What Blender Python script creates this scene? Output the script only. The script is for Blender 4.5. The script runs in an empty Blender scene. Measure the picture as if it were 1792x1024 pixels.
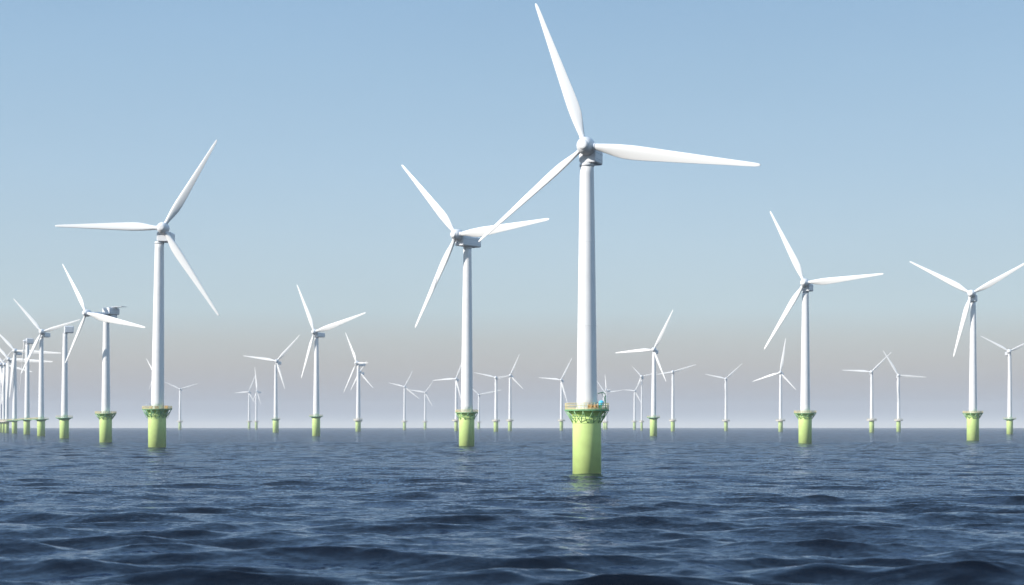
import bpy, math, random
import numpy as np
from mathutils import Vector, Matrix

S = bpy.context.scene
COL = S.collection
R = math.radians
rng = random.Random(7)

# ------------------------------------------------------------------ camera
F = 3000.0          # focal length in photograph pixels (photograph 1792 wide)
YH = 747.0          # eye level row in the photograph
CX = 896.0
EYE = 9.0
cam_d = bpy.data.cameras.new('camera'); cam = bpy.data.objects.new('camera', cam_d); COL.objects.link(cam)
cam_d.sensor_width = 36.0; cam_d.lens = 36.0 * F / 1792.0
cam_d.shift_x = 0.0; cam_d.shift_y = (YH - 512.0) / 1792.0
cam_d.clip_start = 0.5; cam_d.clip_end = 80000
cam.location = (0, 0, EYE); cam.rotation_euler = (R(90), 0, 0)
cam_d.dof.use_dof = True; cam_d.dof.focus_distance = 330; cam_d.dof.aperture_fstop = 0.42
S.camera = cam

# ------------------------------------------------------------------ light
SUN_EL = R(27)
sx, sy = -math.sin(R(62)), -math.cos(R(62))        # horizontal direction towards the sun
SUN_STR = 3.8
sun_d = bpy.data.lights.new('sun', 'SUN'); sun = bpy.data.objects.new('sun', sun_d); COL.objects.link(sun)
sun_d.energy = SUN_STR; sun_d.angle = R(0.5); sun_d.color = (1.0, 0.955, 0.89)
tosun = Vector((sx*math.cos(SUN_EL), sy*math.cos(SUN_EL), math.sin(SUN_EL)))
sun.rotation_euler = tosun.to_track_quat('Z', 'Y').to_euler()
sun.location = (-100, -60, 150)

S.view_settings.view_transform = 'Standard'; S.view_settings.look = 'None'
S.view_settings.exposure = 0.5; S.view_settings.gamma = 1.0

def lin(r, g, b):
    f = lambda c: (c/255/12.92) if c/255 <= 0.04045 else ((c/255+0.055)/1.055)**2.4
    return (f(r), f(g), f(b), 1.0)

W = bpy.data.worlds.new('World'); S.world = W; W.use_nodes = True
nt = W.node_tree; nt.nodes.clear()
N = nt.nodes.new; L = nt.links.new
out = N('ShaderNodeOutputWorld'); bg = N('ShaderNodeBackground')
sky = N('ShaderNodeTexSky'); sky.sky_type = 'NISHITA'; sky.sun_disc = False
sky.sun_elevation = SUN_EL; sky.sun_rotation = math.atan2(sx, sy) % (2*math.pi)
sky.air_density = 1.0; sky.dust_density = 1.6; sky.ozone_density = 1.5
tc = N('ShaderNodeTexCoord'); sep = N('ShaderNodeSeparateXYZ'); L(tc.outputs['Generated'], sep.inputs[0])
ramp = N('ShaderNodeValToRGB'); cr = ramp.color_ramp
# elevation bands of the air above the sea: mauve-grey dust layer, pale blue, deeper blue
K = 0.80            # the ramp is written as seen in the photograph, this undoes the exposure
pts = [(0.000, (255,255,255)), (0.0022, (242,244,248)), (0.005, (206,212,223)), (0.009, (176,179,192)), (0.016, (166,164,172)),
       (0.026, (173,169,170)), (0.036, (180,177,173)), (0.050, (183,188,187)),
       (0.068, (184,203,211)), (0.105, (177,200,215)), (0.150, (166,194,216)), (0.205, (153,185,212)),
       (0.245, (143,177,208)), (0.42, (146,182,216)), (1.0, (140,178,220))]
while len(cr.elements) < len(pts): cr.elements.new(0.5)
for e, (p, c) in zip(cr.elements, pts): e.position = math.sqrt(p)
for e, (p, c) in zip(cr.elements, pts): e.position = math.sqrt(p); e.color = tuple(q*K for q in lin(*c)[:3])+(1,)
zc0 = N('ShaderNodeMath'); zc0.operation = 'MAXIMUM'; zc0.inputs[1].default_value = 0; L(sep.outputs['Z'], zc0.inputs[0])
zc1 = N('ShaderNodeMath'); zc1.operation = 'POWER'; zc1.inputs[1].default_value = .5; L(zc0.outputs[0], zc1.inputs[0])
L(zc1.outputs[0], ramp.inputs[0])
# soft large scale unevenness of the sky
nz = N('ShaderNodeTexNoise'); nz.inputs['Scale'].default_value = 3.0; nz.inputs['Detail'].default_value = 3.0
mp = N('ShaderNodeMapping'); mp.inputs['Scale'].default_value = (1, 1, 4); L(tc.outputs['Generated'], mp.inputs[0]); L(mp.outputs[0], nz.inputs['Vector'])
mr = N('ShaderNodeMapRange'); mr.inputs['To Min'].default_value = 0.95; mr.inputs['To Max'].default_value = 1.05; L(nz.outputs['Fac'], mr.inputs['Value'])
sc1 = N('ShaderNodeVectorMath'); sc1.operation = 'SCALE'; L(ramp.outputs[0], sc1.inputs[0]); L(mr.outputs[0], sc1.inputs['Scale'])
sc2 = N('ShaderNodeVectorMath'); sc2.operation = 'SCALE'; L(sky.outputs[0], sc2.inputs[0]); sc2.inputs['Scale'].default_value = 0.09
mx = N('ShaderNodeMix'); mx.data_type = 'RGBA'; mx.inputs['Factor'].default_value = 0.88
L(sc2.outputs[0], mx.inputs['A']); L(sc1.outputs[0], mx.inputs['B'])
L(mx.outputs['Result'], bg.inputs['Color']); bg.inputs['Strength'].default_value = 1.0
L(bg.outputs[0], out.inputs[0])

S.cycles.max_bounces = 6; S.cycles.diffuse_bounces = 3; S.cycles.glossy_bounces = 3
S.cycles.volume_bounces = 0; S.cycles.caustics_reflective = False; S.cycles.caustics_refractive = False
S.cycles.sample_clamp_indirect = 4.0

# ------------------------------------------------------------------ materials
def material(name, col, rough=0.45, spec=0.5, metal=0.0, var=0.06, scale=0.6, streak=0.0, bump=0.0, dirt=None):
    m = bpy.data.materials.new(name); m.use_nodes = True
    t = m.node_tree; b = t.nodes['Principled BSDF']
    geo = t.nodes.new('ShaderNodeTexCoord')
    n = t.nodes.new('ShaderNodeTexNoise'); n.inputs['Scale'].default_value = scale; n.inputs['Detail'].default_value = 5
    t.links.new(geo.outputs['Object'], n.inputs['Vector'])
    r = t.nodes.new('ShaderNodeValToRGB')
    a = tuple(max(0, c*(1-var)) for c in col) + (1,); z = tuple(min(1, c*(1+var*.5)) for c in col) + (1,)
    r.color_ramp.elements[0].position = .3; r.color_ramp.elements[1].position = .7
    r.color_ramp.elements[0].color = a; r.color_ramp.elements[1].color = z
    t.links.new(n.outputs['Fac'], r.inputs[0])
    last = r.outputs[0]
    if streak:
        mpn = t.nodes.new('ShaderNodeMapping'); mpn.inputs['Scale'].default_value = (2.2, 2.2, 0.08)
        t.links.new(geo.outputs['Object'], mpn.inputs[0])
        n2 = t.nodes.new('ShaderNodeTexNoise'); n2.inputs['Scale'].default_value = 1.0; n2.inputs['Detail'].default_value = 4
        t.links.new(mpn.outputs[0], n2.inputs['Vector'])
        r2 = t.nodes.new('ShaderNodeMapRange'); r2.inputs['From Min'].default_value = .55; r2.inputs['From Max'].default_value = .8
        r2.inputs['To Max'].default_value = streak
        t.links.new(n2.outputs['Fac'], r2.inputs['Value'])
        mxn = t.nodes.new('ShaderNodeMix'); mxn.data_type = 'RGBA'
        t.links.new(r2.outputs[0], mxn.inputs['Factor']); t.links.new(last, mxn.inputs['A'])
        mxn.inputs['B'].default_value = (dirt or (.35, .3, .22)) + (1,)
        last = mxn.outputs['Result']
    t.links.new(last, b.inputs['Base Color'])
    rr = t.nodes.new('ShaderNodeMapRange'); rr.inputs['To Min'].default_value = rough-.07; rr.inputs['To Max'].default_value = rough+.1
    t.links.new(n.outputs['Fac'], rr.inputs['Value']); t.links.new(rr.outputs[0], b.inputs['Roughness'])
    b.inputs['Metallic'].default_value = metal; b.inputs['Specular IOR Level'].default_value = spec
    return m

M = dict(
    white=material('white_paint', (.87, .86, .85), .42, streak=.10, scale=.35, var=.04),
    blade=material('blade_gelcoat', (.89, .88, .86), .36, scale=.3, var=.03),
    nac=material('nacelle_shell', (.80, .81, .83), .45, scale=.5, var=.05, streak=.08),
    seam=material('panel_seam', (.36, .40, .46), .6),
    pile=material('pile_green_paint', (.69, .88, .31), .5, scale=.5, var=.08, streak=.16, dirt=(.62, .50, .22)),
    steel=material('green_steel', (.34, .60, .30), .5, var=.15, scale=2),
    deep=material('deck_green', (.22, .50, .24), .55, var=.2, scale=2),
    rail=material('yellow_rail', (.78, .66, .36), .5, var=.12, scale=3),
    cream=material('cream_rail', (.74, .68, .54), .5, var=.12, scale=3),
    grate=material('deck_grating', (.42, .44, .40), .7, var=.2, scale=4),
    blue=material('blue_cover', (.08, .62, .88), .5, var=.25, scale=3),
    orange=material('orange_box', (.80, .42, .14), .55, var=.15, scale=3),
    green=material('green_box', (.05, .38, .16), .5, var=.15, scale=3),
    grey=material('grey_steel', (.42, .46, .52), .45, metal=.3),
    rope=material('rope', (.12, .36, .22), .8),
)

# ------------------------------------------------------------------ mesh helper
class MB:
    def __init__(s): s.v = []; s.f = []; s.sm = []
    def add(s, vs, fs, smooth=False):
        o = len(s.v); s.v += [tuple(v) for v in vs]; s.f += [tuple(i+o for i in f) for f in fs]; s.sm += [smooth]*len(fs)
    def lathe(s, prof, n=32, c=(0, 0), lean=(0, 0), smooth=True, cap0=True, cap1=True):
        """prof: list of (r, z); lean: x,y offset per metre of height"""
        vs = []; fs = []
        for r, z in prof:
            for i in range(n):
                a = 2*math.pi*i/n
                vs.append((c[0]+lean[0]*z+r*math.cos(a), c[1]+lean[1]*z+r*math.sin(a), z))
        for k in range(len(prof)-1):
            for i in range(n):
                j = (i+1) % n
                fs.append((k*n+i, k*n+j, (k+1)*n+j, (k+1)*n+i))
        s.add(vs, fs, smooth)
        caps = []
        if cap0: caps.append(tuple(reversed(range(n))))
        if cap1: caps.append(tuple((len(prof)-1)*n+i for i in range(n)))
        o = len(s.v)-len(vs)
        s.f += [tuple(i+o for i in f) for f in caps]; s.sm += [False]*len(caps)
    def tube(s, pts, r, n=6, closed=False):
        pts = [Vector(p) for p in pts]; k = len(pts); vs = []; fs = []
        for i, p in enumerate(pts):
            a = pts[(i-1) % k] if (i > 0 or closed) else p
            b = pts[(i+1) % k] if (i < k-1 or closed) else p
            d = (b-a).normalized()
            ref = Vector((0, 0, 1)) if abs(d.z) < .9 else Vector((1, 0, 0))
            x = d.cross(ref).normalized(); y = x.cross(d).normalized()
            for q in range(n):
                t = 2*math.pi*q/n
                vs.append(p + x*(r*math.cos(t)) + y*(r*math.sin(t)))
        for i in range(k if closed else k-1):
            for q in range(n):
                w = (q+1) % n; j = (i+1) % k
                fs.append((i*n+q, j*n+q, j*n+w, i*n+w))
        if not closed:
            fs.append(tuple(range(n))); fs.append(tuple(reversed([(k-1)*n+q for q in range(n)])))
        s.add(vs, fs, True)
    def loft(s, rings, smooth=True, caps=True):
        n = len(rings[0]); vs = [p for r_ in rings for p in r_]; fs = []
        for k in range(len(rings)-1):
            for i in range(n):
                j = (i+1) % n
                fs.append((k*n+i, k*n+j, (k+1)*n+j, (k+1)*n+i))
        s.add(vs, fs, smooth)
        if caps:
            o = len(s.v)-len(vs)
            s.f += [tuple(o+i for i in reversed(range(n))), tuple(o+(len(rings)-1)*n+i for i in range(n))]; s.sm += [False, False]
    def box(s, c, d, rz=0, bev=0.06):
        cx, cy, cz = c; dx, dy, dz = (q/2 for q in d); b = min(bev, dx*.4, dy*.4, dz*.4)
        rings = []
        for z, ins in ((-dz, b), (-dz+b, 0), (dz-b, 0), (dz, b)):
            r_ = []
            X, Y = dx-ins, dy-ins
            for px, py in ((X-b, -Y), (X, -Y+b), (X, Y-b), (X-b, Y), (-X+b, Y), (-X, Y-b), (-X, -Y+b), (-X+b, -Y)):
                r_.append((cx+px*math.cos(rz)-py*math.sin(rz), cy+px*math.sin(rz)+py*math.cos(rz), cz+z))
            rings.append(r_)
        s.loft(rings, False)
    def mesh(s, name, mat):
        me = bpy.data.meshes.new(name); me.from_pydata(s.v, [], s.f); me.update()
        me.polygons.foreach_set('use_smooth', s.sm)
        me.materials.append(mat); return me
    def build(s, name, mat, parent=None, loc=None):
        o = bpy.data.objects.new(name, s.mesh(name, mat)); COL.objects.link(o)
        if parent: o.parent = parent
        if loc is not None: o.location = loc
        return o

def tag(o, label, cat, group=None):
    o['label'] = label; o['category'] = cat
    if group: o['group'] = group

# ------------------------------------------------------------------ sea
def build_sea():
    g = np.random.default_rng(11)
    dense = np.arange(-22.0, 22.001, 0.05)
    coarse = np.arange(22.0, 338.0, 2.0)[1:]
    th = np.radians(np.concatenate([dense, coarse]))      # measured from +Y clockwise
    r1 = [45.0]
    while r1[-1] < 1000: r1.append(r1[-1]*1.0020)
    while r1[-1] < 3000: r1.append(r1[-1]*1.004)
    while r1[-1] < 14000: r1.append(r1[-1]*1.012)
    r = np.array(r1)
    nr, nc = len(r), len(th)
    Rr, T = np.meshgrid(r, th, indexing='ij')
    X = (Rr*np.sin(T)).astype(np.float32).ravel(); Y = (Rr*np.cos(T)).astype(np.float32).ravel()
    dth = np.concatenate([np.full(len(dense), np.radians(.05)), np.full(len(coarse), np.radians(2.0))])
    dr = np.gradient(r)
    cell = np.maximum(dr[:, None]*np.ones(nc)[None, :], Rr*dth[None, :]*.6).astype(np.float32).ravel()
    gust = np.interp(np.hypot(X, Y), [0, 95, 170, 320, 800], [1.6, 1.6, 1.1, .62, .55]).astype(np.float32)
    Z = np.zeros_like(X); DX = np.zeros_like(X); DY = np.zeros_like(X)
    n = 110
    lams = np.exp(np.linspace(np.log(1.1), np.log(34), n))
    for lam in lams:
        k = 2*np.pi/lam
        a = np.interp(lam, [1, 3, 5, 8, 12, 17, 24, 34], [.011, .014, .024, .038, .042, .026, .009, .003])/k
        spread = 22 if lam > 5 else 36
        ang = np.radians(g.normal(8, spread))             # travel direction about +/-Y
        kx, ky = k*np.sin(ang), k*np.cos(ang)
        ph = g.uniform(0, 2*np.pi)
        w = np.clip(lam/(cell*2.6)-1, 0, 1)
        idx = np.nonzero(w > 0)[0]
        if len(idx) == 0: continue
        # wave groups, so the crests start and die out instead of running on
        p = kx*X[idx]+ky*Y[idx]+ph
        p += 1.4*np.sin(X[idx]*0.9*k/5.3+ph*3)*np.cos(Y[idx]*k/7.1+ph)
        A = (a*w[idx]*gust[idx]*(0.75+0.5*np.sin(X[idx]*k/9+ph*7)*np.sin(Y[idx]*k/8+ph*2))).astype(np.float32)
        s_, c_ = np.sin(p), np.cos(p)
        Z[idx] += A*s_
        DX[idx] -= 1.3*A*(kx/k)*-c_; DY[idx] -= 1.3*A*(ky/k)*-c_
    co = np.stack([X+DX, Y+DY, Z], 1)
    co = np.concatenate([co, [[0, 0, 0]]]).astype(np.float32)
    ctr = nr*nc
    i = np.arange(nr-1)[:, None]; j = np.arange(nc)[None, :]; jn = (j+1) % nc
    quads = np.stack([i*nc+j, (i+1)*nc+j, (i+1)*nc+jn, i*nc+jn], -1).reshape(-1, 4)[:, ::-1]
    jj = np.arange(nc); tris = np.stack([jj, (jj+1) % nc, np.full(nc, ctr)], -1)[:, ::-1]
    me = bpy.data.meshes.new('sea')
    me.vertices.add(len(co)); me.vertices.foreach_set('co', co.ravel())
    loops = np.concatenate([quads.ravel(), tris.ravel()]).astype(np.int32)
    me.loops.add(len(loops)); me.loops.foreach_set('vertex_index', loops)
    nq, ntri = len(quads), len(tris)
    me.polygons.add(nq+ntri)
    me.polygons.foreach_set('loop_start', np.concatenate([np.arange(nq)*4, nq*4+np.arange(ntri)*3]).astype(np.int32))
    me.polygons.foreach_set('use_smooth', np.ones(nq+ntri, bool))
    me.update(calc_edges=True)
    o = bpy.data.objects.new('sea', me); COL.objects.link(o); o['kind'] = 'structure'
    m = bpy.data.materials.new('sea_water'); m.use_nodes = True; t = m.node_tree; b = t.nodes['Principled BSDF']
    geo = t.nodes.new('ShaderNodeNewGeometry')
    acc = geo.outputs['Normal']
    ln = t.nodes.new('ShaderNodeVectorMath'); ln.operation = 'LENGTH'; t.links.new(geo.outputs['Position'], ln.inputs[0])
    far = t.nodes.new('ShaderNodeMapRange'); far.inputs['From Min'].default_value = 90; far.inputs['From Max'].default_value = 800
    far.interpolation_type = 'SMOOTHSTEP'; t.links.new(ln.outputs['Value'], far.inputs['Value'])
    for sc, st, amp, det in ((.30, (.45, 1.1, 1), 1.6, 3), (1.1, (.40, 1.1, 1), .75, 3), (4.5, (.45, 1.1, 1), 1.0, 2)):
        mp_ = t.nodes.new('ShaderNodeMapping'); mp_.inputs['Scale'].default_value = st; t.links.new(geo.outputs['Position'], mp_.inputs[0])
        nn = t.nodes.new('ShaderNodeTexNoise'); nn.inputs['Scale'].default_value = sc; nn.inputs['Detail'].default_value = det
        t.links.new(mp_.outputs[0], nn.inputs['Vector'])
        sub = t.nodes.new('ShaderNodeVectorMath'); sub.operation = 'SUBTRACT'; sub.inputs[1].default_value = (.5, .5, .5)
        t.links.new(nn.outputs['Color'], sub.inputs[0])
        mul = t.nodes.new('ShaderNodeVectorMath'); mul.operation = 'MULTIPLY'; mul.inputs[1].default_value = (amp*(.6 if sc > 1 else 1.0), amp, 0)
        t.links.new(sub.outputs[0], mul.inputs[0])
        if sc > 1:
            gr = t.nodes.new('ShaderNodeMapRange'); gr.inputs['From Min'].default_value = 95; gr.inputs['From Max'].default_value = 260; gr.inputs['To Min'].default_value = .30
            t.links.new(ln.outputs['Value'], gr.inputs['Value'])
            fm = t.nodes.new('ShaderNodeVectorMath'); fm.operation = 'SCALE'; t.links.new(mul.outputs[0], fm.inputs[0]); t.links.new(gr.outputs[0], fm.inputs['Scale']); mul = fm
        if sc < 1:                                        # swell too small for the far mesh
            fm = t.nodes.new('ShaderNodeVectorMath'); fm.operation = 'SCALE'; t.links.new(mul.outputs[0], fm.inputs[0]); t.links.new(far.outputs[0], fm.inputs['Scale']); mul = fm
        ad = t.nodes.new('ShaderNodeVectorMath'); ad.operation = 'ADD'; t.links.new(acc, ad.inputs[0]); t.links.new(mul.outputs[0], ad.inputs[1])
        acc = ad.outputs[0]
    nm = t.nodes.new('ShaderNodeVectorMath'); nm.operation = 'NORMALIZE'; t.links.new(acc, nm.inputs[0]); 
    t.nodes.remove(b)
    df = t.nodes.new('ShaderNodeBsdfDiffuse'); df.inputs['Color'].default_value = (.001, .0022, .005, 1)
    gl = t.nodes.new('ShaderNodeBsdfGlossy'); gl.inputs['Color'].default_value = (.58, .68, .83, 1); gl.inputs['Roughness'].default_value = .09
    fr = t.nodes.new('ShaderNodeFresnel'); fr.inputs['IOR'].default_value = 1.333
    mxs = t.nodes.new('ShaderNodeMixShader')
    for q in (gl, fr, df): t.links.new(nm.outputs[0], q.inputs['Normal'])
    t.links.new(fr.outputs[0], mxs.inputs[0]); t.links.new(df.outputs[0], mxs.inputs[1]); t.links.new(gl.outputs[0], mxs.inputs[2])
    t.links.new(mxs.outputs[0], t.nodes['Material Output'].inputs['Surface'])
    me.materials.append(m)
build_sea()

# ------------------------------------------------------------------ blade (one metre long, scaled per turbine)
def blade_mesh():
    mb = MB(); rings = []
    #      t     chord  thick  twist
    st = [(.012, .036, 1.0, 8), (.05, .036, 1.0, 8), (.08, .040, .80, 9), (.12, .052, .55, 10), (.17, .067, .38, 10), (.22, .077, .30, 9),
          (.28, .080, .26, 7.5), (.36, .075, .23, 6), (.46, .066, .21, 5), (.58, .056, .20, 4), (.70, .045, .19, 3), (.82, .034, .18, 2),
          (.91, .027, .17, 1), (.97, .021, .16, 0), (.992, .014, .16, 0), (1.0, .005, .2, 0)]
    n = 20
    for t, c, th, tw in st:
        ring = []
        k = min(1, max(0, (t-.05)/.15)); ax = .5*(1-k)+.38*k
        for q in range(n):
            a = 2*math.pi*q/n
            x = .5+.5*math.cos(a)                         # 0 leading .. 1 trailing
            ye = .5*th*math.sin(a)
            ya = math.copysign(1, math.sin(a))*th*1.1*(1.4845*math.sqrt(max(x, 0))-.63*x-1.758*x*x+1.4215*x**3-.5075*x**4) if abs(math.sin(a)) > 1e-6 else 0
            y = ye*(1-k)+ya*k
            px, py = -(x-ax)*c, y*c
            w = math.radians(tw)
            ring.append((px*math.cos(w)-py*math.sin(w), px*math.sin(w)+py*math.cos(w)+.012*t*t, t))
        rings.append(ring)
    mb.loft(rings)
    return mb.mesh('blade', M['blade'])
BLADE = blade_mesh()

def px2w(x, y, d): return Vector(((x-CX)/F*d, d, EYE+(YH-y)/F*d))

GROUP = 'offshore wind turbines standing in the sea'
TOPZ = [0]
DECKS = {}

def turbine(key, label, hub, tips, base, yp, xt=None, xb=None, wp=None, wt=None, wtop=None, wd=None, ov=.045, yaw=0, det=0,
            nac=None, bladed=True, brace='lattice', gap=.003, shaft=False, hubr=.0265):
    hx, hy = hub
    ybe = max(base, YH+(YH-hy)/13.5)
    D = F*EYE/(ybe-YH); s = D/F                            # metres per photograph pixel
    H = ybe-hy                                             # hub height in photograph pixels
    xb = xt if xb is None else xb
    wp = wp or H*.078; wt = wt or H*.058; wtop = wtop or wt*.66; wd = wd or wp*1.6
    cx = (CX_(xb))*s
    root = bpy.data.objects.new('wind_turbine', None); COL.objects.link(root)
    root.location = (cx, D, 0); root.empty_display_size = 5
    tag(root, label, 'wind turbine', GROUP)
    zd = (ybe-yp)*s if False else EYE+(YH-yp)*s            # deck level
    rp, rt, rtop, rd = wp/2*s, wt/2*s, wtop/2*s, wd/2*s
    seg = 64 if det >= 2 else 36 if det == 1 else 20
    # hub position
    psi = R(yaw)
    ovm = ov*H*s
    Hp = px2w(hx, hy, D-ovm*max(.2, math.cos(psi))); hl = Hp-root.location
    TOPZ[0] = max(TOPZ[0], Hp.z+.6*H*s)
    nw, nh, nl = nac or (.052, .044, .085)
    nw, nh, nl = nw*H*s, nh*H*s, nl*H*s
    ztop = hl.z-gap*H*s-nh+.02
    lean = ((xt-xb)*s/ztop, 0)
    # pile
    mb = MB(); prof = [(rp, -2.6), (rp, zd-.9*rp), (rp*1.0, zd-.5)]
    mb.lathe(prof, seg)
    if det >= 2:
        mb2 = MB(); mb2.lathe([(rp+.002, zd-.95*rp), (rp*1.025, zd-.94*rp), (rp*1.025, zd-.90*rp), (rp+.002, zd-.89*rp)], seg, cap0=False, cap1=False)
    pile = mb.build('pile', M['pile'], root)
    if det >= 2: mb2.build('flange', M['pile'], pile)
    # deck
    td = .28 if det >= 2 else .6 if det == 1 else .022*H*s
    if det == 0: wd *= 1.15; rd *= 1.15
    mb = MB(); mb.lathe([(rp*.8, zd-td), (rd*.97, zd-td), (rd, zd-td*.8), (rd, zd-.04), (rd*.985, zd)], seg, smooth=False)
    deck = mb.build('deck', M['deep'] if det >= 1 else M['cream'], root)
    if det >= 1:
        mb = MB(); mb.lathe([(rp+.01, zd-td-.40*rp), (rp+(rd-rp)*.18, zd-td-.22*rp), (rp+(rd-rp)*.55, zd-td-.04*rp), (rp+(rd-rp)*.62, zd-td-.005)], seg, cap0=False, cap1=False)
        mb.build('deck_skirt', M['pile'] if det >= 2 else M['steel'], deck)
    # railing
    hr = 1.25 if det >= 2 else 1.5 if det == 1 else max(1.5, .018*H*s)
    tr = .04*max(1, s/.1125)**.7 if det >= 2 else .06 if det == 1 else .12
    npst = 40 if det >= 3 else 32 if det == 2 else 24 if det == 1 else 12
    mb = MB(); rr = rd-.12
    zl = (hr, hr*.62, hr*.28) if det >= 1 else (hr, hr*.5)
    for z in zl:
        mb.tube([(lean[0]*0+rr*math.cos(2*math.pi*i/48), rr*math.sin(2*math.pi*i/48), zd+z) for i in range(48)], tr, 5, closed=True)
    for i in range(npst):
        a = 2*math.pi*i/npst
        mb.tube([(rr*math.cos(a), rr*math.sin(a), zd-.02), (rr*math.cos(a), rr*math.sin(a), zd+hr)], tr*1.1, 5)
    if det >= 2:                                            # kick plate
        mb.lathe([(rr-.03, zd+.02), (rr+.03, zd+.02), (rr+.03, zd+.2), (rr-.03, zd+.2), (rr-.03, zd+.02)], 48, cap0=False, cap1=False)
    mb.build('railing', M['rail'] if det >= 1 else M['cream'], deck)
    if det >= 2:
        mb = MB(); nb = 14 if det >= 3 else 9; zb = zd-.92*rp; r2 = rd*.96; tb = .07*max(1, s/.1125)**.8
        for i in range(nb):
            a0, a1, am = (2*math.pi*q/nb for q in (i, i+1, i+.5))
            P0 = (rp*1.01*math.cos(am), rp*1.01*math.sin(am), zb)
            for a in (a0, a1): mb.tube([P0, (r2*math.cos(a), r2*math.sin(a), zd-td-.05)], tb, 6)
            rm = (rp+r2)/2; zm = (zb+zd-td)/2
            mb.tube([(rm*math.cos(a0), rm*math.sin(a0), zm), (rm*math.cos(am), rm*math.sin(am), zm+.12), (rm*math.cos(a1), rm*math.sin(a1), zm)], tb*.7, 5)
        mb.build('bracket_lattice', M['steel'], root)
    if det >= 2 and brace == 'loops':
        zt = zd-td-.05
        for k in range(5):
            a0 = R(-175+k*36); a1 = a0+R(48); mb = MB()
            for q, (sag, ro) in enumerate(((1.0, 1.15), (.62, 1.36))):
                pts_ = []
                for i in range(15):
                    u = i/14; a = a0+(a1-a0)*u; d_ = 4*u*(1-u)
                    rad = rd*.9*(1-d_)+rp*ro*d_*.9+rp*.12*d_
                    pts_.append((rad*math.cos(a), rad*math.sin(a), zt-sag*rp*.95*d_**.8))
                mb.tube(pts_, .075, 6)
            mb.build('hose_loop', M['rope'], root)
    # tower
    off = lean[0]*0
    prof = [(rt, zd+.0)]
    for k in range(1, 25):
        u = k/24; z = zd+(ztop-zd)*u
        prof.append((rt+(rtop-rt)*(u*.85+.15*u*u*u), z))
    mb = MB(); mb.lathe(prof, seg, lean=lean)
    tw = mb.build('tower', M['white'], root)
    if det >= 1:
        for u in ((.0, .34, .68) if det >= 2 else (.0,)):
            z = zd+(ztop-zd)*u+.02; rr_ = rt+(rtop-rt)*(u*.85+.15*u**3)
            mb = MB(); e = .035 if u else .10; h_ = .12 if u else .35
            mb.lathe([(rr_*.99, z), (rr_+e, z), (rr_+e, z+h_), (rr_*.99, z+h_)], seg, lean=lean, smooth=False)
            mb.build('flange', M['white'], tw)
        mb = MB(); mb.lathe([(rtop*.98, ztop-.5*rtop), (rtop*1.06, ztop-.5*rtop), (rtop*1.06, ztop-.03), (rtop*.98, ztop-.03)], seg, lean=lean)
        mb.build('yaw_collar', M['nac'], tw)
    # nacelle, local frame: origin at hub centre, -Y' = nose
    n3 = Vector((-math.sin(psi), -math.cos(psi), 0)); e3 = Vector((math.cos(psi), -math.sin(psi), 0)); up = Vector((0, 0, 1))
    mat = Matrix((e3, -n3, up)).transposed()              # columns: x=right, y=back, z=up
    axis_len = ovm
    back = axis_len+nl; front = .018*H*s if not shaft else axis_len-.06*H*s
    mb = MB(); rings = []
    c = min(nw, nh)*.14
    for yy, k in ((front, .90), (front+.03*nl, 1.0), (back-.10*nl, 1.0), (back-.02*nl, .965), (back, .90)):
        hw, hh = nw/2*k, nh/2*k; zc = -gap*H*s-nh/2
        ring = []
        for qx, qz, a0 in ((1, 1, 0), (-1, 1, 90), (-1, -1, 180), (1, -1, 270)):
            for i in range(5):
                a = R(a0+i*22.5)
                ring.append((qx*(hw-c)+c*math.cos(a), yy, zc+qz*(hh-c)+c*math.sin(a)))
        rings.append(ring)
    mb.loft([list(reversed(r_)) for r_ in rings], smooth=False)
    nacelle = mb.build('nacelle', M['nac'], root, hl); nacelle.rotation_euler = mat.to_euler()
    if det >= 2:
        mb = MB(); zc = -gap*H*s-nh/2
        for fz in (.18, -.22):
            for sgn in (1, -1):
                mb = MB(); mb.box((sgn*nw/2, (front+back)/2, zc+fz*nh), (.05, (back-front)*.86, .06), bev=.01)
                mb.build('panel_seam', M['seam'], nacelle)
        mb = MB(); mb.box((0, back-.2*nl, -gap*H*s+.12), (nw*.5, nl*.16, .3), bev=.05); mb.build('roof_hatch', M['nac'], nacelle)
    if shaft:
        mb = MB(); rings = []
        for yy, r_ in ((0, .011*H*s), (ovm-.04*H*s, .016*H*s)):
            rings.append([(r_*math.cos(2*math.pi*i/20), yy, r_*math.sin(2*math.pi*i/20)) for i in range(20)][::-1])
        mb.loft(rings); mb.build('shaft', M['nac'], nacelle)
        mb = MB(); mb.box((0, axis_len, .052*H*s-nh-.027*H*s), (.062*H*s, .062*H*s, .056*H*s), bev=.25); mb.build('yaw_housing', M['nac'], nacelle)
        mb = MB(); mb.box((.05*H*s, axis_len+.01*H*s, .052*H*s+.5), (.16*H*s, .05*H*s, .22)); mb.build('hoist_platform', M['nac'], nacelle)
    if not bladed: return root
    # hub
    rh = hubr*H*s
    hubo = MB(); rings = []
    ns = 32 if det >= 1 else 16
    for yy, r_ in ((1.25, .80), (1.0, .92), (.7, 1.0), (.2, 1.03), (-.3, .98), (-.62, .86), (-.85, .70), (-.93, .62)):
        rings.append([(rh*r_*math.cos(2*math.pi*i/ns), rh*yy, rh*r_*math.sin(2*math.pi*i/ns)) for i in range(ns)][::-1])
    hubo.loft(rings)
    h = hubo.build('hub', M['nac'], root, hl); h.rotation_euler = mat.to_euler()
    mb = MB(); rings = []
    for yy, r_ in ((-.90, .60), (-1.0, .585), (-1.10, .54), (-1.17, .42), (-1.20, .2)):
        rings.append([(rh*r_*math.cos(2*math.pi*i/ns), rh*yy, rh*r_*math.sin(2*math.pi*i/ns)) for i in range(ns)][::-1])
    mb.loft(rings); mb.build('nose_cap', M['white'], h)
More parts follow.
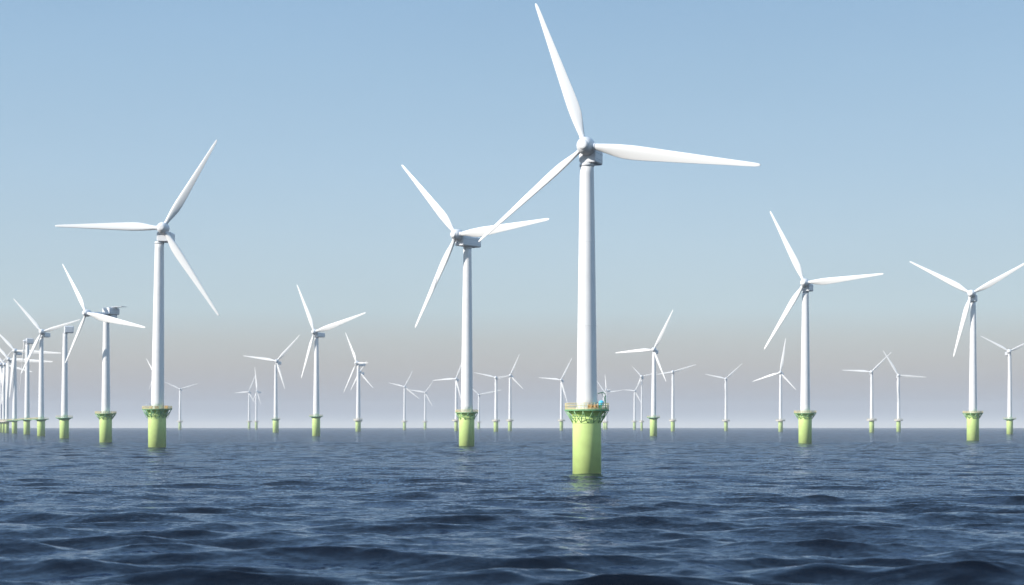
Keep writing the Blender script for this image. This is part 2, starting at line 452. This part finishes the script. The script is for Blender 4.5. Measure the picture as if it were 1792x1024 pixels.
    for tp in tips:
        tx, ty = tp[0], tp[1]
        d = Vector(((tx-CX)/F, 1, (YH-ty)/F)); o = Vector((0, 0, EYE))
        t = (Hp-o).dot(n3)/d.dot(n3); P = o+d*t; v = P-Hp; Lb = v.length; b_ = v/Lb
        Xa = n3.cross(b_).normalized()
        mt = Matrix((Xa, n3, b_)).transposed()
        bo = bpy.data.objects.new('blade', BLADE); COL.objects.link(bo); bo.parent = root
        bo.location = hl; bo.rotation_euler = mt.to_euler()
        fat = tp[2] if len(tp) > 2 else 1.0
        bo.scale = (Lb*fat, Lb*fat, Lb)
        if det >= 1:
            mb = MB(); rings = []
            q0 = .0175*Lb*fat*1.18
            for zz, k_ in ((rh*.75, 1.0), (rh*1.16, 1.0), (rh*1.20, .94)):
                rings.append([tuple(mt @ Vector((q0*k_*math.cos(2*math.pi*i/20), q0*k_*math.sin(2*math.pi*i/20), zz))) for i in range(20)])
            mb.loft(rings); co_ = mb.build('blade_collar', M['nac'], h)
            co_.matrix_parent_inverse = Matrix.Identity(4); co_.rotation_euler = mat.inverted().to_euler()
    DECKS[key] = (Vector((cx, D, zd)), rd, rt, s)
    return root

def CX_(x): return x-CX

T = turbine
T('hero', 'largest and nearest wind turbine, standing on the thickest pale green pile', (1024.5, 255), [(938, 7), (1332, 289), (838, 424, .74)],
  828, 717, xt=1027, xb=1027, wp=50, wt=36, wtop=24, wd=78, ov=.042, yaw=20, det=3, nac=(.052, .045, .055))
T('second', 'large turbine just left of the largest, its long nacelle touched by a blade tip', (799, 411), [(704, 289), (963, 383), (728, 574)],
  781, 722, xt=818, xb=816.7, wp=27, wt=21, wtop=14, wd=40, ov=.088, yaw=38, det=2, nac=(.05, .046, .065))
T('left', 'tall turbine on the left with green hoses looped under its deck, one blade level', (285, 399), [(380, 245), (97, 396), (384, 553)],
  783, 716, xt=279, xb=275, wp=31, wt=22.5, wtop=15.5, wd=52, ov=.045, yaw=3, det=3, nac=(.066, .042, .05), brace='loops', gap=.016)
T('right', 'fourth tallest turbine, right of the largest one, with a blade pointing down left', (1408, 495), [(1348, 370), (1547, 479), (1338, 612)],
  776, 723, xt=1409.5, xb=1409, wp=23, wt=17, wtop=11, wd=39, ov=.05, yaw=30, det=2, nac=(.05, .046, .04))
T('farright', 'large turbine near the right edge, two blades spread up like a V', (1700, 514), [(1592, 458), (1806, 454), (1669, 625)],
  771, 723, xt=1703, xb=1702.5, wp=21, wt=14, wtop=8.5, wd=35, ov=.05, yaw=25, det=2, nac=(.05, .046, .04))
T('edge', 'small turbine at the far right edge, right blade cut off by the frame', (1766, 615), [(1716, 588), (1817, 590), (1767.5, 668)],
  760, 733, xt=1767, wp=11, wt=8, wd=22, yaw=5, det=1)
T('b185', 'left row turbine with a flat boxy nacelle, rotor standing well off to the left', (151, 548), [(110, 462), (256, 573), (115, 636)],
  774, 724, xt=186, xb=185, wp=21.5, wt=15, wtop=10, wd=37, ov=.25, yaw=36, det=2, nac=(.08, .052, .045), gap=-.052, shaft=True)
T('b113', 'turbine in the left row without a rotor, bare boxy nacelle met by a blade tip', (109, 570), [], 767, 731, xt=114, xb=112.5,
  wp=16, wt=11.5, wtop=7.5, wd=29, ov=.02, yaw=70, det=1, nac=(.07, .062, .075), bladed=False)
T('b72', 'turbine in the left row whose right blade touches the bare nacelle beside it', (73, 581), [(24, 523), (141, 559), (37, 655)],
  763, 733.5, xt=72.5, xb=72, wp=13.5, wt=10, wtop=6.5, wd=26, yaw=12, det=1)
T('b48', 'turbine in the left row with a boxy pale nacelle and one low blade', (43, 597), [(35, 685, .9)], 760, 734, xt=48, xb=47,
  wp=11, wt=9, wtop=6, wd=22, ov=.035, yaw=66, det=1, nac=(.06, .058, .055), gap=-.03, hubr=.014)
T('b26', 'sixth turbine of the left row, a long drooping blade reaching right', (26, 614), [(-14, 572), (108, 618), (17, 696)], 758.5, 735.5, xt=26, xb=25.5,
  wp=9, wt=8, wtop=5, wd=20, yaw=14, det=1)
T('b12', 'seventh turbine of the left row, its right blade just under a longer one', (15, 629), [(-22, 588), (93, 633), (12, 700)], 757.6, 736, xt=12.5, xb=12,
  wp=7.5, wt=6, wtop=4, wd=17, yaw=16)
T('b6', 'narrow turbine of the left row, second from the left edge', (8, 638), [(-26, 602), (57, 651), (3, 708)], 757, 736.3, xt=6.5,
  wp=6.5, wt=5, wtop=3.5, wd=15, yaw=16)
T('b1', 'turbine at the very left edge of the picture, last of the row', (1, 638), [(-40, 612), (22, 612), (8, 702)], 756.6, 736.8, xt=1.5,
  wp=6, wt=4.5, wtop=3, wd=14, yaw=10)
# middle distance and far
T('t272', 'faint turbine almost hidden behind the tall left turbine, one tip showing', (270, 655), [(256, 627), (261, 682), (284, 657)], 752, 735, xt=270, wp=5, wt=4, wd=9, yaw=50)
T('t315', 'small faint turbine just right of the tall left turbine, blades in a wide Y', (315, 681), [(289, 669), (347, 671), (315, 716)], 752, 737, xt=315, wp=5.2, wt=4.4, wd=9, yaw=3)
T('t435', 'faint turbine, left one of the close pair, with a blade pointing left', (435, 686), [(410, 688), (447, 656), (447, 707)], 751, 737, xt=436, wp=4.6, wt=4, wd=8, yaw=12)
T('t448', 'faint turbine, right one of the close pair, its blade upright', (449.5, 685), [(446, 643), (457, 707), (442, 703)], 751.5, 737, xt=448.5, wp=4.8, wt=4.2, wd=8, yaw=40)
T('t483', 'turbine with one raised right blade, left of the bigger one with two raised blades', (484, 632), [(426, 623), (525, 586), (499, 681)], 757, 733.5, xt=482.5, wp=10.5, wt=7, wtop=4.2, wd=16, yaw=12, det=1)
T('t553', 'mid-distance turbine between the two big left ones, two blades raised and one hanging left', (550, 581), [(520, 498), (641, 547), (528, 662)], 763, 728.5, xt=554, xb=553.3, wp=14, wt=11, wtop=6.5, wd=24, ov=.055, yaw=30, det=1)
T('t626', 'turbine turned side-on with two blades bowing left, overlapping a fainter one', (624, 635), [(605, 582), (602, 687), (645, 635)], 754.5, 734, xt=627, xb=626.5, wp=9, wt=7, wtop=4.5, wd=14, ov=.05, yaw=55)
T('t629', 'faint turbine directly behind the side-on one, three tips showing', (629.5, 651), [(642, 631), (614, 683), (653, 679)], 752.5, 736, xt=628.5, wp=6, wt=5, wd=9, yaw=20)
T('t708', 'faint turbine with its top blade leaning right, crossing the level blade of a fainter one', (708, 677), [(680, 670), (722, 649), (734, 698)], 752.5, 737, xt=708, wp=5.2, wt=4.4, wd=9, yaw=12)
T('t744', 'faint turbine whose upper blade meets the level blade of its neighbour', (744, 687), [(713, 682), (758, 667), (757, 711)], 751.5, 737.5, xt=744, wp=4.8, wt=4, wd=8, yaw=12)
T('t799', 'pale turbine half hidden behind the tower with the long nacelle', (798, 663), [(757, 666), (812, 625), (808, 702)], 754.5, 735, xt=798.5, wp=6.5, wt=5.5, wd=13, yaw=14)
T('t838', 'faint turbine just right of the long-nacelle tower, low blade reaching right', (838, 691), [(819, 674), (878, 682), (838, 722)], 751, 738, xt=838, wp=4.6, wt=4, wd=8, yaw=8)
T('t868', 'left one of two pale turbines with touching blades, left of the largest', (867.5, 661), [(830, 652), (893, 657), (868, 706)], 755.5, 735.5, xt=868, wp=8, wt=6, wtop=4, wd=12, yaw=6)
T('t893', 'right one of two pale turbines with touching blades, blade raised right', (893, 657), [(869, 663), (909, 620), (916, 681)], 754.5, 735, xt=892.5, wp=7, wt=5.5, wtop=3.8, wd=11, yaw=14)
T('t983', 'pale turbine just left of the largest tower with a level left blade', (982, 665), [(943, 661), (1001, 626), (993, 705)], 753.5, 735, xt=982.5, wp=6.2, wt=5, wd=11, yaw=14)
T('t1058', 'faint turbine just right of the largest tower, a bent-looking blade going right', (1058, 687), [(1044, 666), (1089, 683), (1054, 714)], 751, 738, xt=1058, wp=5.6, wt=5, wd=8, yaw=12)
T('t1060', 'faintest turbine by the largest tower, one blade straight up', (1060.5, 683), [(1059, 655), (1069, 681), (1056, 700)], 750.6, 738, xt=1061, wp=4.4, wt=3.6, wd=7, yaw=50)
T('t1111', 'small turbine with a faint lowered blade, left of the one with raised right blade', (1111, 684), [(1088, 682), (1124, 661), (1125, 710)], 752, 737, xt=1110.5, wp=5, wt=4.2, wd=9, yaw=10)
T('t1122', 'thin turbine with crossed blades close behind the mid-distance one right of centre', (1122.5, 659), [(1105, 640), (1150, 652), (1113, 682)], 752.5, 737, xt=1123, wp=4, wt=3, wd=7, yaw=12)
T('t1144', 'mid-distance turbine right of the largest, one blade left and one raised', (1144, 612), [(1077, 618), (1178, 542), (1166, 668)], 763, 730.5, xt=1144.5, xb=1143.5, wp=12.5, wt=9, wtop=6, wd=23, ov=.03, yaw=28, det=1, nac=(.05, .045, .05))
T('t1177', 'turbine right of the mid-distance one with a blade reaching up right', (1177, 651), [(1147, 656), (1218, 638), (1178, 694)], 755, 735, xt=1177.5, wp=7.2, wt=5.6, wtop=3.8, wd=11, yaw=6)
T('t1270', 'lone small turbine with a Y rotor, right of centre', (1270, 663), [(1234, 655), (1299, 636), (1270, 704)], 754, 735.5, xt=1270.5, wp=6.4, wt=5, wd=12, yaw=8)
T('t1366', 'small turbine with an upright blade left of the fourth tallest turbine', (1365.5, 652), [(1317, 668), (1375, 592), (1393, 682)], 755.5, 735, xt=1366, wp=8, wt=5.8, wtop=4, wd=14, ov=.03, yaw=24)
T('t1525', 'left one of two small turbines with crossing blade tips, one blade level left', (1525, 651), [(1474, 648), (1560, 616), (1526, 698)], 757, 734, xt=1525.5, wp=8.4, wt=6.2, wtop=4, wd=15, yaw=8)
T('t1572', 'right one of two small turbines with crossing blade tips, one blade level right', (1572, 657), [(1545, 613), (1621, 660), (1571, 706)], 755.5, 734.5, xt=1572.5, wp=7.6, wt=5.6, wtop=3.8, wd=13, yaw=8)

# ------------------------------------------------------------------ things on the decks
def on_deck(key, px, back):
    c, rd, rt, s = DECKS[key]
    return Vector(((px-CX)*s, c.y+back, c.z+.003))

def crate(px, back, w, d, h, mat, label, name='crate', cat='crate'):
    p = on_deck('hero', px, back)
    e = bpy.data.objects.new(name, None); COL.objects.link(e); e.location = p
    tag(e, label, cat, 'boxes on the deck of the largest turbine')
    mb = MB(); mb.box((0, 0, h*.46), (w, d, h*.92), bev=.03); mb.build('body', mat, e)
    mb = MB(); mb.box((0, 0, h*.96), (w*1.06, d*1.06, h*.08), bev=.02); mb.build('lid', mat, e)
    mb = MB()
    for q in (-.35, .35): mb.box((w*q, -d/2-.03, h*.46), (.09, .06, h*.85), bev=.01)
    mb.build('batten', mat, e)
crate(1031, -3.05, .85, .7, .95, M['orange'], 'orange crate at the front of the largest turbine deck, leftmost of three')
crate(1038, -2.9, .80, .7, .90, M['orange'], 'orange crate in the middle of three on the largest turbine deck')
crate(1043.6, -2.75, .42, .6, 1.0, M['orange'], 'narrow orange crate beside the green box on the largest turbine deck')
crate(1049, -2.6, .62, .7, .85, M['green'], 'green box under the blue tank on the largest turbine deck', 'storage_box', 'box')

p = on_deck('hero', 1051.5, -1.7)
tk = bpy.data.objects.new('tank', None); COL.objects.link(tk); tk.location = p
tag(tk, 'round bright blue tank on the deck of the largest turbine', 'tank')
mb = MB()
for i in range(4):
    a = R(45+90*i); mb.tube([(.42*math.cos(a), .42*math.sin(a), 0), (.36*math.cos(a), .36*math.sin(a), .75)], .05, 6)
mb.build('stand', M['grey'], tk)
mb = MB(); prof = []
for k in range(13):
    a = R(-88+176*k/12); prof.append((.52*math.cos(a)**.8, 1.22+.56*math.sin(a)))
mb.lathe(prof, 24); mb.build('vessel', M['blue'], tk)
mb = MB(); mb.lathe([(.535, 1.18), (.55, 1.19), (.55, 1.27), (.535, 1.28)], 24, cap0=False, cap1=False); mb.build('band', M['grey'], tk)

def davit(key, px, back, hgt, reach, label):
    c, rd, rt, s = DECKS[key]; p = on_deck(key, px, back)
    e = bpy.data.objects.new('davit_crane', None); COL.objects.link(e); e.location = p
    tag(e, label, 'crane')
    mb = MB(); mb.lathe([(.22, 0), (.22, .5), (.13, .6), (.12, hgt*.8)], 12); mb.build('post', M['steel'], e)
    mb = MB(); mb.tube([(0, 0, hgt*.78), (-reach*.06, 0, hgt*.92), (-reach*.3, 0, hgt), (-reach, 0, hgt*.93)], .09, 8)
    mb.tube([(0, 0, hgt*.55), (-reach*.5, 0, hgt*.97)], .05, 6); mb.build('boom', M['steel'], e)
    mb = MB(); mb.tube([(-reach, 0, hgt*.93), (-reach, 0, hgt*.45)], .025, 5); mb.box((-reach, 0, hgt*.42), (.16, .12, .28)); mb.build('hook_line', M['grey'], e)
davit('hero', 1060, 1.2, 3.4, 1.5, 'thin green crane arm behind the blue tank, beside the largest tower')

def cage(key, px, back, w, hgt, label):
    p = on_deck(key, px, back)
    mb = MB()
    n = 5
    for i in range(n+1):
        x = -w/2+w*i/n
        for y in (-w/3, w/3): mb.tube([(x, y, 0), (x, y, hgt*(.72+.28*math.sin(i*2.1+.4)**2))], .035, 5)
    for k in range(6):
        z = hgt*.12*(k+1)
        for y in (-w/3, w/3): mb.tube([(-w/2, y, z), (w/2, y, z)], .03, 5)
        for x in (-w/2, w/2): mb.tube([(x, -w/3, z), (x, w/3, z)], .03, 5)
    o = mb.build('wire_cage', M['grey'], None, p); tag(o, label, 'cage')
cage('left', 260, -1.0, 2.4, 3.4, 'grey wire cage on the deck of the tall left turbine, left of its tower')
def lcrate(px, back, h, mat, label):
    p = on_deck('left', px, back)
    e = bpy.data.objects.new('crate', None); COL.objects.link(e); e.location = p
    tag(e, label, 'crate', 'boxes on the deck of the tall left turbine')
    mb = MB(); mb.box((0, 0, h*.46), (1.3, 1.0, h*.92), bev=.03); mb.build('body', mat, e)
    mb = MB(); mb.box((0, 0, h*.96), (1.38, 1.08, h*.08), bev=.02); mb.build('lid', mat, e)
lcrate(292.5, -1.5, 1.5, M['orange'], 'orange box at the right end of the tall left turbine deck')
lcrate(269, -5.6, 1.2, M['rail'], 'yellow box in front of the tall left turbine tower, left one of two')
lcrate(279, -5.6, 1.2, M['rail'], 'yellow box in front of the tall left turbine tower, right one of two')

# ------------------------------------------------------------------ walkway along the left row
ks = ['b72', 'b48', 'b26', 'b12', 'b6', 'b1']
wk = bpy.data.objects.new('walkway', None); COL.objects.link(wk); wk.location = DECKS['b72'][0]
tag(wk, 'long yellow railed walkway linking the decks of the left turbine row', 'walkway')
o0 = DECKS['b72'][0]; mbd = MB(); mbr = MB()
for a_, b_ in zip(ks, ks[1:]):
    A, ra = DECKS[a_][0], DECKS[a_][1]; B, rb = DECKS[b_][0], DECKS[b_][1]
    d = (B-A); u = Vector((d.x, d.y, 0)).normalized(); sd = Vector((-u.y, u.x, 0))
    A2 = A+u*(ra*.97)-o0; B2 = B-u*(rb*.97)-o0
    w = 1.4
    q = lambda P, k, z: tuple(P+sd*(k*w)+Vector((0, 0, z)))
    mbd.loft([[q(A2, -1, -.6), q(A2, 1, -.6), q(A2, 1, -.03), q(A2, -1, -.03)], [q(B2, -1, -.6), q(B2, 1, -.6), q(B2, 1, -.03), q(B2, -1, -.03)]], smooth=False)
    n = max(6, int((B2-A2).length/8))
    for k in (-1, 1):
        for z in (1.5, .8): mbr.tube([q(A2, k*.95, z), q(B2, k*.95, z)], .1, 5)
        for i in range(n+1):
            P = A2.lerp(B2, i/n); mbr.tube([q(P, k*.95, -.05), q(P, k*.95, 1.5)], .1, 5)
mbd.build('deck', M['steel'], wk); mbr.build('railing', M['rail'], wk)

# ------------------------------------------------------------------ haze
HZ = 14600; zt = TOPZ[0]+10
me = bpy.data.meshes.new('haze')
vs = [(x, y, z) for z in (-4, zt) for y in (-HZ, HZ) for x in (-HZ, HZ)]
me.from_pydata(vs, [], [(0, 2, 3, 1), (4, 5, 7, 6), (0, 1, 5, 4), (2, 6, 7, 3), (0, 4, 6, 2), (1, 3, 7, 5)]); me.update()
hz = bpy.data.objects.new('haze', me); COL.objects.link(hz); hz['kind'] = 'stuff'
m = bpy.data.materials.new('haze_air'); m.use_nodes = True; t = m.node_tree; t.nodes.clear()
o = t.nodes.new('ShaderNodeOutputMaterial'); v = t.nodes.new('ShaderNodeVolumePrincipled')
v.inputs['Color'].default_value = (.86, .89, .93, 1); v.inputs['Density'].default_value = .000085; v.inputs['Anisotropy'].default_value = 0.0
t.links.new(v.outputs[0], o.inputs['Volume']); me.materials.append(m)
